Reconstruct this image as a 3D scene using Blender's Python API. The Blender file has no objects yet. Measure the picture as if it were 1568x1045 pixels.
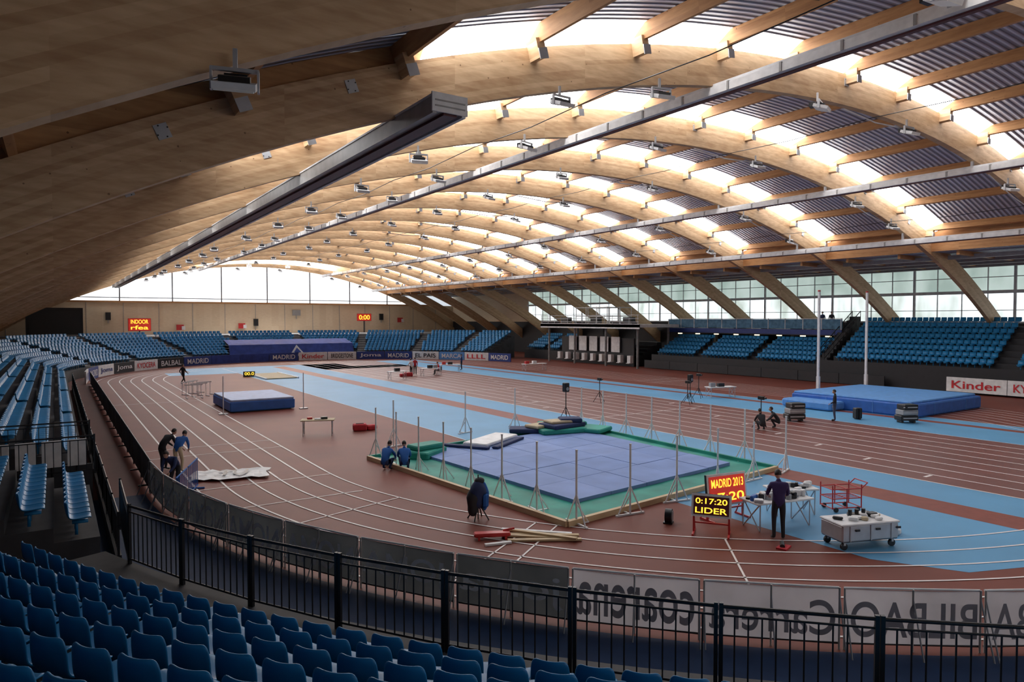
import bpy, math, random
import numpy as np
from mathutils import Vector, Matrix
random.seed(7)
sin,cos,pi=math.sin,math.cos,math.pi
rad=math.radians
sc=bpy.context.scene

# ------------------------------------------------------------------ materials
def new_mat(name):
    m=bpy.data.materials.new(name); m.use_nodes=True
    nt=m.node_tree; b=nt.nodes['Principled BSDF']
    return m,nt,b
def mat(name,col,rough=.5,metal=0,var=0.12,scale=3.0,spec=.5,bump=0,trans=0):
    m,nt,b=new_mat(name)
    b.inputs['Roughness'].default_value=rough; b.inputs['Metallic'].default_value=metal
    b.inputs['Specular IOR Level'].default_value=spec
    tc=nt.nodes.new('ShaderNodeTexCoord'); n=nt.nodes.new('ShaderNodeTexNoise')
    n.inputs['Scale'].default_value=scale; n.inputs['Detail'].default_value=4
    nt.links.new(tc.outputs['Object'],n.inputs['Vector'])
    r=nt.nodes.new('ShaderNodeValToRGB')
    r.color_ramp.elements[0].position=.3; r.color_ramp.elements[1].position=.7
    r.color_ramp.elements[0].color=[c*(1-var) for c in col]+[1]
    r.color_ramp.elements[1].color=[min(1,c*(1+var)) for c in col]+[1]
    nt.links.new(n.outputs['Fac'],r.inputs['Fac']); nt.links.new(r.outputs['Color'],b.inputs['Base Color'])
    if bump:
        bp=nt.nodes.new('ShaderNodeBump'); bp.inputs['Strength'].default_value=bump
        nt.links.new(n.outputs['Fac'],bp.inputs['Height']); nt.links.new(bp.outputs['Normal'],b.inputs['Normal'])
    if trans:
        t=nt.nodes.new('ShaderNodeBsdfTranslucent'); mx=nt.nodes.new('ShaderNodeMixShader'); mx.inputs[0].default_value=trans
        out=nt.nodes['Material Output']; nt.links.new(r.outputs['Color'],t.inputs['Color'])
        nt.links.new(b.outputs[0],mx.inputs[1]); nt.links.new(t.outputs[0],mx.inputs[2]); nt.links.new(mx.outputs[0],out.inputs['Surface'])
    return m
def emat(name,col,s,noise=None):
    m,nt,b=new_mat(name)
    b.inputs['Base Color'].default_value=[c*.6 for c in col]+[1]
    b.inputs['Emission Color'].default_value=col+[1]; b.inputs['Emission Strength'].default_value=s
    if noise:
        tc=nt.nodes.new('ShaderNodeTexCoord'); mp=nt.nodes.new('ShaderNodeMapping'); mp.inputs['Scale'].default_value=noise[0]
        n=nt.nodes.new('ShaderNodeTexNoise'); n.inputs['Scale'].default_value=1; n.inputs['Detail'].default_value=5
        r=nt.nodes.new('ShaderNodeValToRGB'); r.color_ramp.elements[0].position=.38; r.color_ramp.elements[1].position=.6
        r.color_ramp.elements[0].color=noise[1]+[1]; r.color_ramp.elements[1].color=col+[1]
        nt.links.new(tc.outputs['Object'],mp.inputs['Vector']); nt.links.new(mp.outputs['Vector'],n.inputs['Vector'])
        nt.links.new(n.outputs['Fac'],r.inputs['Fac']); nt.links.new(r.outputs['Color'],b.inputs['Emission Color'])
    return m

CX=29.7; RR=66.0; ZC=5.7+9.07-66.0      # roof arch circle
def math_node(nt,op,a,b=None):
    n=nt.nodes.new('ShaderNodeMath'); n.operation=op
    for i,v in enumerate((a,b)):
        if v is None: continue
        if isinstance(v,(int,float)): n.inputs[i].default_value=v
        else: nt.links.new(v,n.inputs[i])
    return n.outputs[0]
def wood_mat(name,dark,light,mode='arc',rough=.55):
    m,nt,b=new_mat(name); b.inputs['Roughness'].default_value=rough; b.inputs['Specular IOR Level'].default_value=.3
    tc=nt.nodes.new('ShaderNodeTexCoord'); sp=nt.nodes.new('ShaderNodeSeparateXYZ'); nt.links.new(tc.outputs['Object'],sp.inputs[0])
    if mode=='arc':
        dx=math_node(nt,'SUBTRACT',sp.outputs[0],CX); dz=math_node(nt,'SUBTRACT',sp.outputs[2],ZC)
        rr=math_node(nt,'SQRT',math_node(nt,'ADD',math_node(nt,'MULTIPLY',dx,dx),math_node(nt,'MULTIPLY',dz,dz)))
        lam=math_node(nt,'FLOOR',math_node(nt,'MULTIPLY',rr,1/.13))
        al=sp.outputs[0]
    elif mode=='x':
        lam=math_node(nt,'FLOOR',math_node(nt,'MULTIPLY',sp.outputs[0],1/1.22)); al=sp.outputs[2]
    else:
        lam=math_node(nt,'FLOOR',math_node(nt,'MULTIPLY',sp.outputs[2],1/.12)); al=sp.outputs[1]
    cmb=nt.nodes.new('ShaderNodeCombineXYZ'); nt.links.new(lam,cmb.inputs[0])
    nt.links.new(math_node(nt,'FLOOR',math_node(nt,'MULTIPLY',al,.22)),cmb.inputs[1])
    wn=nt.nodes.new('ShaderNodeTexWhiteNoise'); nt.links.new(cmb.outputs[0],wn.inputs['Vector'])
    mp=nt.nodes.new('ShaderNodeMapping'); mp.inputs['Scale'].default_value=(1.2,1,6); nt.links.new(tc.outputs['Object'],mp.inputs[0])
    n=nt.nodes.new('ShaderNodeTexNoise'); n.inputs['Scale'].default_value=1.5; n.inputs['Detail'].default_value=6; nt.links.new(mp.outputs[0],n.inputs['Vector'])
    f=math_node(nt,'ADD',math_node(nt,'MULTIPLY',wn.outputs['Value'],.28),math_node(nt,'MULTIPLY',n.outputs['Fac'],.8))
    r=nt.nodes.new('ShaderNodeValToRGB'); r.color_ramp.elements[0].position=.2; r.color_ramp.elements[1].position=.85
    r.color_ramp.elements[0].color=dark+[1]; r.color_ramp.elements[1].color=light+[1]
    nt.links.new(f,r.inputs['Fac'])
    vo=nt.nodes.new('ShaderNodeTexVoronoi'); vo.inputs['Scale'].default_value=2.6; nt.links.new(tc.outputs['Object'],vo.inputs['Vector'])
    kn=math_node(nt,'LESS_THAN',vo.outputs['Distance'],.06)
    mx=nt.nodes.new('ShaderNodeMixRGB'); nt.links.new(math_node(nt,'MULTIPLY',kn,.7),mx.inputs[0]); nt.links.new(r.outputs[0],mx.inputs[1]); mx.inputs[2].default_value=(dark[0]*.35,dark[1]*.3,dark[2]*.25,1)
    nt.links.new(mx.outputs[0],b.inputs['Base Color'])
    return m
def deck_mat():
    m,nt,b=new_mat('corrugated_steel'); b.inputs['Roughness'].default_value=.5
    tc=nt.nodes.new('ShaderNodeTexCoord'); sp=nt.nodes.new('ShaderNodeSeparateXYZ'); nt.links.new(tc.outputs['Object'],sp.inputs[0])
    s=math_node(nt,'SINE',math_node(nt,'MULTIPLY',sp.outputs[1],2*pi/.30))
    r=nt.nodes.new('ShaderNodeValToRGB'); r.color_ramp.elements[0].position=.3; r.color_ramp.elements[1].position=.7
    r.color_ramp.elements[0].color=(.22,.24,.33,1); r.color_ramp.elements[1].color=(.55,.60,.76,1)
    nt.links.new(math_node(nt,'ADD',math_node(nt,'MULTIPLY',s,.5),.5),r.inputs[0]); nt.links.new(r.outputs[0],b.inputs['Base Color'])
    bp=nt.nodes.new('ShaderNodeBump'); bp.inputs['Distance'].default_value=.05; nt.links.new(s,bp.inputs['Height']); nt.links.new(bp.outputs[0],b.inputs['Normal'])
    return m
M={}
M['wood']=wood_mat('glulam_wood',[.40,.225,.11],[.76,.53,.315])
M['purlin']=wood_mat('purlin_wood',[.38,.175,.07],[.66,.36,.16],'y')
M['wallwood']=wood_mat('wall_wood_panels',[.74,.58,.39],[.88,.74,.54],'x')
M['plank']=wood_mat('plank_wood',[.5,.36,.2],[.75,.58,.36],'y')
M['deck']=deck_mat()
M['sky']=emat('skylight_panel',[.97,.98,1.0],8.3)
M['win']=emat('end_window_glass',[.93,.97,1.0],2.0)
M['gl_lo']=emat('side_window_glass',[.90,.97,1.0],1.5,((.6,.35,.12),[.36,.42,.38]))
M['gl_hi']=emat('side_window_tinted',[.62,.75,.70],.75,((.5,.3,.2),[.4,.52,.47]))
M['track']=mat('track_brown',(.185,.050,.034),.55,var=.12,scale=.35,spec=.16)
M['trackdk']=mat('track_brown_dark',(.165,.042,.030),.42,var=.12,scale=.5,spec=.3)
M['blue']=mat('track_blue',(.115,.33,.55),.5,var=.07,scale=.4,spec=.2)
M['stripe']=mat('stripe_brown',(.235,.055,.036),.5,spec=.2)
M['white']=mat('white_paint',(.78,.77,.75),.5,var=.05)
M['line']=mat('lane_line',(.85,.78,.75),.5,var=.05,spec=.3)
M['navy']=mat('walkway_navy',(.010,.030,.085),.6,spec=.15)
M['conc']=mat('dark_concrete',(.05,.05,.055),.75,var=.25,scale=1.5)
M['conc2']=mat('concrete',(.22,.22,.22),.75,var=.2)
M['black']=mat('black_metal',(.010,.010,.012),.4)
M['blackp']=mat('black_cladding',(.018,.018,.022),.55)
M['seat']=mat('seat_blue_plastic',(.016,.20,.44),.38,var=.10,scale=1.2,spec=.4)
M['steel']=mat('steel_grey',(.5,.51,.53),.4,.4)
M['alu']=mat('aluminium',(.52,.53,.55),.35,.5)
M['greyp']=mat('grey_paint',(.36,.35,.34),.5)
M['ltgrey']=mat('light_grey_paint',(.72,.72,.73),.45)
M['maroon']=mat('maroon',(.10,.015,.02),.5)
M['red']=mat('red_paint',(.55,.03,.03),.4)
M['green']=mat('green_mat',(.03,.28,.22),.6,var=.3,scale=.7,bump=.3,spec=.25)
M['lilac']=mat('lilac_mat',(.18,.275,.55),.6,var=.10,scale=.8,bump=.2,spec=.25)
M['lilac2']=mat('lilac_mat_light',(.20,.295,.575),.6,var=.10,scale=.8,bump=.2,spec=.25)
M['lilac3']=mat('lilac_mat_dark',(.165,.26,.53),.6,var=.10,scale=.8,bump=.2,spec=.25)
M['vblue']=mat('vault_mat_blue',(.03,.14,.50),.5)
M['vblue2']=mat('vault_mat_top',(.11,.31,.68),.5)
M['matgrey']=mat('mat_light',(.40,.48,.70),.6)
M['banner_d']=mat('banner_dark',(.095,.105,.11),.7,var=.3,scale=.8,trans=.4)
M['banner_l']=mat('banner_grey',(.50,.49,.52),.7,var=.15,scale=.8,trans=.5)
M['banner_t']=mat('banner_letter',(.22,.22,.25),.7,trans=.4)
M['banner_tl']=mat('banner_letter_light',(.85,.86,.87),.7,trans=.2)
M['adblue']=mat('ad_navy',(.02,.05,.25),.5)
M['adwhite']=mat('ad_white',(.80,.80,.80),.5)
M['adred']=mat('ad_red',(.6,.02,.03),.5)
M['cloth']=mat('blue_cloth',(.03,.06,.28),.8,var=.25,scale=1.5,bump=.5)
M['skin']=mat('skin',(.55,.32,.23),.55)
M['hair']=mat('hair_dark',(.03,.02,.015),.6)
M['blk']=mat('cloth_black',(.02,.02,.025),.8)
M['purple']=mat('cloth_purple',(.045,.025,.11),.8)
M['jblue']=mat('cloth_blue',(.02,.12,.42),.8)
M['dkblue']=mat('cloth_navy',(.02,.035,.11),.8)
M['jeans']=mat('cloth_jeans',(.06,.08,.14),.8)
M['redc']=mat('cloth_red',(.5,.03,.04),.8)
M['led']=emat('led_yellow',[1.0,.62,.05],1.6)
M['ledred']=emat('led_red_panel',[.9,.05,.03],.30)
M['tan']=mat('sand',(.55,.45,.3),.8)
M['grey']=mat('device_grey',(.3,.31,.33),.5)
M['lampw']=emat('warm_lamp',[1,.8,.45],2.5)
M['glassb']=mat('balustrade_blue',(.12,.26,.40),.15,var=.3)
M['eye']=mat('eye_dark',(.01,.01,.01),.3)

# ------------------------------------------------------------------ mesh builder
_text={}
def text_geo(s):
    if s in _text: return _text[s]
    cu=bpy.data.curves.new('t','FONT'); cu.body=s; cu.size=1; cu.offset=.012
    ob=bpy.data.objects.new('t',cu); sc.collection.objects.link(ob)
    dg=bpy.context.evaluated_depsgraph_get(); me=bpy.data.meshes.new_from_object(ob.evaluated_get(dg))
    v=np.array([p.co[:] for p in me.vertices]); f=[tuple(p.vertices) for p in me.polygons]
    bpy.data.objects.remove(ob); bpy.data.curves.remove(cu); bpy.data.meshes.remove(me)
    mn=v.min(0); mx=v.max(0); v=(v-(mn+mx)/2); v[:,0]/=(mx-mn)[0]; v[:,1]/=(mx-mn)[1]
    _text[s]=(v,f); return _text[s]
class MB:
    def __init__(s): s.v=[];s.f=[];s.m=[];s.sm=[];s.mats=[]
    def mi(s,k):
        if k not in s.mats: s.mats.append(k)
        return s.mats.index(k)
    def add(s,v,f,k,sm=False):
        o=len(s.v); s.v.extend([tuple(p) for p in v]); i=s.mi(k)
        for q in f: s.f.append(tuple(a+o for a in q)); s.m.append(i); s.sm.append(sm)
    def box(s,c,d,k,rz=0,rx=0,ry=0):
        R=Matrix.Rotation(rz,3,'Z')@Matrix.Rotation(ry,3,'Y')@Matrix.Rotation(rx,3,'X')
        v=[Vector(c)+R@Vector((x*d[0]/2,y*d[1]/2,z*d[2]/2)) for x in(-1,1) for y in(-1,1) for z in(-1,1)]
        s.add(v,[(0,1,3,2),(4,6,7,5),(0,4,5,1),(2,3,7,6),(0,2,6,4),(1,5,7,3)],k)
    def rbox(s,c,d,k,r=.05,rz=0):
        x,y,z=d[0]/2,d[1]/2,d[2]/2; R=Matrix.Rotation(rz,3,'Z')
        def ring(ix,h):
            X,Y=x-ix,y-ix; q=r
            return [(X-q,-Y,h),(X,-Y+q,h),(X,Y-q,h),(X-q,Y,h),(-X+q,Y,h),(-X,Y-q,h),(-X,-Y+q,h),(-X+q,-Y,h)]
        pts=ring(r*.7,-z)+ring(0,-z+r)+ring(0,z-r)+ring(r*.7,z)
        v=[Vector(c)+R@Vector(p) for p in pts]; f=[tuple(range(7,-1,-1)),tuple(range(24,32))]
        for k2 in range(3):
            for i in range(8): f.append((k2*8+i,k2*8+(i+1)%8,k2*8+8+(i+1)%8,k2*8+8+i))
        s.add(v,f,k)
    def cyl(s,a,b,r,k,n=8,r2=None,sm=True):
        a=Vector(a);b=Vector(b);d=(b-a)
        if d.length<1e-6: return
        d.normalize(); u=d.orthogonal().normalized(); w=d.cross(u); r2=r if r2 is None else r2
        v=[];f=[]
        for i in range(n):
            t=2*pi*i/n; e=u*cos(t)+w*sin(t); v.append(a+e*r); v.append(b+e*r2)
        for i in range(n):
            j=(i+1)%n; f.append((2*i,2*j,2*j+1,2*i+1))
        s.add(v,f,k,sm); s.add([v[2*i] for i in range(n)],[tuple(range(n-1,-1,-1))],k); s.add([v[2*i+1] for i in range(n)],[tuple(range(n))],k)
    def sph(s,c,r,k,n=12,m=8,R=None,fn=None):
        v=[];f=[]; c=Vector(c); r=r if hasattr(r,'__len__') else (r,r,r)
        for j in range(m+1):
            ph=pi*j/m
            for i in range(n):
                t=2*pi*i/n; p=Vector((r[0]*sin(ph)*cos(t),r[1]*sin(ph)*sin(t),r[2]*cos(ph)))
                if fn: p=fn(p)
                if R: p=R@p
                v.append(c+p)
        for j in range(m):
            for i in range(n): f.append((j*n+i,(j+1)*n+i,(j+1)*n+(i+1)%n,j*n+(i+1)%n))
        s.add(v,f,k,True)
    def quad(s,a,b,c,d,k): s.add([a,b,c,d],[(0,1,2,3)],k)
    def text(s,t,o,xd,w,h,k,up=(0,0,1)):
        g,f=text_geo(t); o=Vector(o); xd=Vector(xd).normalized(); up=Vector(up)
        s.add([o+xd*(p[0]*w)+up*(p[1]*h) for p in g],f,k)
    def ring(s,c,r0,r1,a0,a1,z,k,n=48,z1=None):
        v=[];f=[]; z1=z if z1 is None else z1
        for i in range(n+1):
            a=a0+(a1-a0)*i/n; v.append((c[0]+r0*cos(a),c[1]+r0*sin(a),z)); v.append((c[0]+r1*cos(a),c[1]+r1*sin(a),z1))
        for i in range(n): f.append((2*i,2*i+1,2*i+3,2*i+2))
        s.add(v,f,k)
    def obj(s,name,loc=(0,0,0),rz=0,scale=1):
        me=bpy.data.meshes.new(name); me.from_pydata(s.v,[],s.f)
        for k in s.mats: me.materials.append(M[k])
        me.polygons.foreach_set('material_index',s.m); me.polygons.foreach_set('use_smooth',s.sm); me.update()
        ob=bpy.data.objects.new(name,me); ob.location=loc; ob.rotation_euler=(0,0,rz); ob.scale=(scale,)*3
        sc.collection.objects.link(ob); return ob
def inst(ob,loc,rz=0,scale=1):
    o=bpy.data.objects.new(ob.name.split('.')[0],ob.data); o.location=loc; o.rotation_euler=(0,0,rz); o.scale=(scale,)*3
    sc.collection.objects.link(o); return o

# ------------------------------------------------------------------ camera
cd=bpy.data.cameras.new('camera'); cam=bpy.data.objects.new('camera',cd); sc.collection.objects.link(cam)
cd.lens=24; cd.sensor_width=36; cd.clip_end=400; cd.clip_start=.05
cam.location=(0,0,5.7); cam.rotation_euler=(rad(90-1.81),0,rad(-33.8)); sc.camera=cam

# ------------------------------------------------------------------ floor and markings
C1=(26.5,25.0); C2=(26.5,70.0)
b=MB(); b.quad((-14,-17,0),(72,-17,0),(72,124,0),(-14,124,0),'track'); b.obj('floor')
b=MB(); z=.004
def rect(x0,x1,y0,y1,k,zz=z): b.quad((x0,y0,zz),(x1,y0,zz),(x1,y1,zz),(x0,y1,zz),k)
rect(16,25.4,8.6,84,'blue'); rect(36.3,42.3,3,88,'blue')
b.add([(17,6.9,z),(25.4,3.6,z),(25.4,8.6,z),(16,8.6,z)],[(0,1,2,3)],'blue')
rect(9.5,36.3,76,80,'blue',z+.001)
rect(12,30,80,86,'blue',z+.001)
rect(21.6,23.0,5,84,'stripe',z+.002)
rect(40.2,40.9,3,88,'stripe',z+.002)
rect(25.4,36.3,-10,92,'trackdk',z+.001)
b.ring(C1,24.15,27.35,rad(180),rad(290),z,'navy',60)
b.obj('track_surface_zones')
b=MB(); z=.012; lw=.03
def line(x0,y0,x1,y1,w=.05,k='line'):
    d=Vector((x1-x0,y1-y0)); n=Vector((-d.y,d.x)).normalized()*w/2
    b.quad((x0+n.x,y0+n.y,z),(x1+n.x,y1+n.y,z),(x1-n.x,y1-n.y,z),(x0-n.x,y0-n.y,z),k)
for i in range(7):
    R=18.15+.9*i
    b.ring(C1,R-lw,R+lw,rad(180),rad(360),z,'line',90); b.ring(C2,R-lw-.01,R+lw+.01,0,pi,z,'line',90)
    line(26.5-R,25,26.5-R,70,.075); line(26.5+R,25,26.5+R,70,.075)
for i in range(9): line(25.4+i*1.21,-9,25.4+i*1.21,92,.075)
for y in (7,8.5,30,38,47,64,69,90): line(25.4,y,35.1,y,.07)
for y in (21.5,24.5,31,33,52): line(3,y,8.4,y,.05)
for y in (22,27,44,46): line(44.6,y,50,y,.05)
for a in (196,212,214,228): line(C1[0]+18.1*cos(rad(a)),C1[1]+18.1*sin(rad(a)),C1[0]+23.5*cos(rad(a)),C1[1]+23.5*sin(rad(a)),.05)
line(42.3,5,42.3,88,.06); line(36.3,5,36.3,88,.05); line(16,27,16,84,.04)
for k2 in range(26):
    x=26+k2%8*1.21; y=12+k2*2.9; b.quad((x,y,z),(x+.5,y,z),(x+.5,y+.12,z),(x,y+.12,z),'line')
b.obj('lane_markings')

# ------------------------------------------------------------------ roof
SW=1.2
def P(R,th,y): return (CX+R*sin(th),y,ZC+R*cos(th))
def thx(x,R=67.8): return math.asin((x-CX)/R)
RIBS=[24.7+8.2*k for k in range(-5,13)]
for y in RIBS:
    b=MB(); n=64; v=[];f=[]; t0,t1=rad(-39.0),rad(39.0); hw=.15
    for i in range(n+1):
        t=t0+(t1-t0)*i/n
        v+= [P(66,t,y-hw),P(66,t,y+hw),P(67.3,t,y+hw),P(67.3,t,y-hw)]
    for i in range(n):
        for j in range(4): f.append((4*i+j,4*i+(j+1)%4,4*i+4+(j+1)%4,4*i+4+j))
    f+=[(0,1,2,3),(4*n+3,4*n+2,4*n+1,4*n)]
    b.add(v,f,'wood')
    for x in (2,6.2,27.9,44.3,50):
        t=thx(x,66.9); c=P(66.95,t,y-hw-.012); b.box(c,(.28,.02,.32),'steel',0,0,t)
        for q in (-.09,.09):
            for q2 in (-.1,.1): b.cyl((c[0]+q,c[1]-.02,c[2]+q2),(c[0]+q,c[1]+.005,c[2]+q2),.018,'black',6)
    b.obj('roof_arch_beam')
def sheet(b,y0,R0,y1,R1,x0,x1,n,k):
    v=[];f=[]; t0,t1=thx(x0),thx(x1)
    for i in range(n+1):
        t=t0+(t1-t0)*i/n; v+=[P(R0,t,y0),P(R1,t,y1)]
    for i in range(n): f.append((2*i,2*i+1,2*i+3,2*i+2))
    b.add(v,f,k)
b=MB(); s=MB()
XL=-10.5; XR=53.3
for i,y in enumerate(RIBS[:-1]):
    yn=RIBS[i+1]; near=yn<17; sw=.8 if near else SW; XS=8.0 if near else 4.5
    sheet(b,y+.15,67.8,yn-sw,67.8,XL,XR,50,'deck')
    sheet(b,yn-sw,67.8,yn+.15,67.8,XL,XS,12,'deck')
    sheet(b,yn+.15,67.3,yn+.15,67.8,XL,XR,50,'purlin')
    sheet(s,yn-sw,67.8,yn+.1,67.32,XS,XR,44,'sky')
sheet(b,RIBS[0]-2,67.8,RIBS[0]+.15,67.8,XL,XR,50,'deck')
b.obj('ceiling'); s.obj('skylight_strips')
PX=[-8.9+4.1*k for k in range(16)]
b=MB()
def purl(x,R0,R1,w,y0,y1):
    t=thx(x,67.5); c=P((R0+R1)/2,t,(y0+y1)/2); b.box(c,(w,y1-y0,R1-R0),'purlin',0,0,t)
for x in PX: purl(x,67.3,67.78,.17,-17,123.2)
b.obj('roof_purlins')
b=MB()
for y in RIBS:
    for x in PX:
        if x<3 or x>53: continue
        t=thx(x,67.3); c=P(67.15,t,y-.38); b.box(c,(.28,.5,.55),'wood',0,0,t)
        b.box(P(66.98,t,y-.66),(.3,.03,.3),'steel',0,0,t)
b.obj('purlin_bracket_blocks')
b=MB(); b.box((60.9,53,10.75),(15,140,.2),'deck'); b.box((53.4,53,11.6),(.25,140,1.9),'purlin')
for k in range(34): b.box((60.9,-14+k*4.1,10.5),(14.6,.2,.35),'purlin')
for x in (56,59.5,63,66.5): b.box((x,53,10.35),(.35,138,.3),'greyp')
b.obj('side_aisle_ceiling')
# ---------------- walls
b=MB(); b.box((31,123.6,4.2),(84,.3,8.5),'wallwood'); 
for x in range(-6,70,5): b.box((x,123.42,5.5),(.06,.04,6),'grey')
b.box((31,123.4,8.5),(66,.25,.3),'purlin'); b.obj('wall_far')
def soffit(x,R=66.0): return ZC+math.sqrt(max(0,R*R-(x-CX)**2))
def endwin(y,name,dy):
    b=MB(); v=[];f=[]; n=40
    for i in range(n+1):
        x=2+55.4*i/n; v+=[(x,y,8.6),(x,y,max(8.61,soffit(x,67.6)))]
    for i in range(n): f.append((2*i,2*i+1,2*i+3,2*i+2))
    b.add(v,f,'win')
    for k in range(8):
        x=1+7.5*k
        if 3<x<57: b.box((x,y+dy,(8.6+soffit(x,67.5))/2),(.2,.15,soffit(x,67.5)-8.6),'grey')
    b.box((29.7,y+dy,9.15),(54,.12,.14),'grey'); b.obj(name)
endwin(123.5,'window_1',-.1); endwin(-17.2,'window_2',.1)
b=MB(); b.box((31,-17.4,4.2),(84,.3,8.5),'wallwood'); b.obj('wall_near')
b=MB(); b.box((-10.6,53,2.5),(.3,141,6),'blackp'); b.obj('wall_left')
b=MB(); b.box((68.2,53,2.7),(.3,141,5.4),'blackp'); b.box((68.15,110,8),(.3,27,5.4),'wallwood'); b.obj('wall_right')
b=MB(); x=68
b.quad((x,-17,5.4),(x,96.5,5.4),(x,96.5,8.1),(x,-17,8.1),'gl_lo'); b.quad((x,-17,8.1),(x,96.5,8.1),(x,96.5,10.7),(x,-17,10.7),'gl_hi')
for k in range(56): b.box((x-.1,-16.5+k*2.05,8.05),(.14,.07 if k%4 else .22,5.3),'ltgrey')
b.box((x-.15,40,8.1),(.3,113,.28),'ltgrey'); b.box((x-.12,40,5.45),(.25,113,.15),'ltgrey'); b.box((x-.1,40,9.4),(.12,113,.07),'ltgrey'); b.box((x-.1,40,6.5),(.1,113,.06),'ltgrey')
b.obj('window_3')

# ---------------- hanging rails
def rail(x,z,w,h,y0,y1,name,big=False):
    b=MB(); L=y1-y0; cy=(y0+y1)/2
    if big:
        b.box((x,cy,z),(w,L,h*.75),'greyp'); b.box((x+.05,cy,z-h*.44),(w*.4,L-.1,h*.14),'maroon')
        b.box((x-w/2+.05,cy,z-h*.42),(.10,L,h*.16),'greyp'); b.box((x+w/2-.05,cy,z-h*.42),(.10,L,h*.16),'ltgrey'); b.box((x-w/2-.01,cy,z+h*.3),(.03,L,.05),'ltgrey')
        b.box((x,y0-.02,z),(w+.06,.05,h*.85),'adwhite'); b.box((x,y0-.05,z+.04),(w*.9,.03,.03),'greyp'); b.box((x,y0-.05,z-.09),(w*.9,.03,.03),'greyp')
    else:
        b.box((x,cy,z),(w,L,h*.55),'adwhite'); b.box((x,cy,z+h*.40),(w*.4,L,h*.3),'ltgrey'); b.box((x+.06,cy,z-h*.33),(w*.35,L,h*.12),'maroon')
        for k in range(int(L/2.05)): b.box((x,y0+1+k*2.05,z+.02),(w+.05,.08,h*.6),'greyp')
    for y in RIBS:
        if y0<y<y1:
            tz=soffit(x); b.box((x,y,(z+tz)/2+.05),(.12,.12,max(.1,tz-z)),'steel')
    b.obj(name)
rail(7.8,10.76,.88,.52,14.3,121,'retractable_curtain_case',True)
rail(19.6,13.75,.45,.5,-10,121,'curtain_track_rail'); rail(40.0,13.46,.42,.46,-10,121,'curtain_track_rail'); rail(49.5,11.05,.42,.46,-10,121,'curtain_track_rail')
b=MB()
for y in RIBS[3:11]:
    for xa,xb in ((42,48),(28,33)):
        pa=Vector(P(65.9,thx(xa,66),y)); pb=Vector(P(65.9,thx(xb,66),y)); m_=(pa+pb)/2+Vector((0,0,-.15))
        b.cyl(pa,m_,.03,'ltgrey',6); b.cyl(m_,pb,.03,'ltgrey',6)
for x in (14.6,30.2,47): 
    t=thx(x,66)
    for i in range(16):
        pa=Vector(P(65.85,t,RIBS[1]+i*8.2)); pb=Vector(P(65.85,t,RIBS[1]+(i+1)*8.2)); m_=(pa+pb)/2+Vector((0,0,-.12)); b.cyl(pa,m_,.018,'black',5); b.cyl(m_,pb,.018,'black',5)
b.obj('service_cables')
# floodlights
b=MB(); b.box((0,0,-.05),(.06,.06,.3),'steel'); b.box((0,-.1,-.22),(.62,.05,.05),'steel')
b.box((-.3,-.1,-.36),(.03,.08,.3),'steel'); b.box((.3,-.1,-.36),(.03,.08,.3),'steel')
b.box((0,-.15,-.45),(.55,.5,.1),'ltgrey',0,.35); b.box((0,-.12,-.37),(.4,.3,.12),'black',0,.35); b.box((0,-.17,-.51),(.5,.45,.03),'white',0,.35); b.box((0,.15,-.3),(.3,.2,.16),'black')
fl=b.obj('floodlight',P(66,thx(12.5,66),16.5-.35))
for y in RIBS[3:]:
    for x in (2.0,12.5,17.3,25.4,32.5,42.8,48):
        if abs(y-16.5)<.1 and x==12.5: continue
        if x==2.0 and abs(y-8.3)>1: continue
        xx=x+random.uniform(-.8,.8); inst(fl,P(66.05,thx(xx,66),y-.3),random.uniform(-.4,.4),1.15 if x!=2 else .8)
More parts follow.
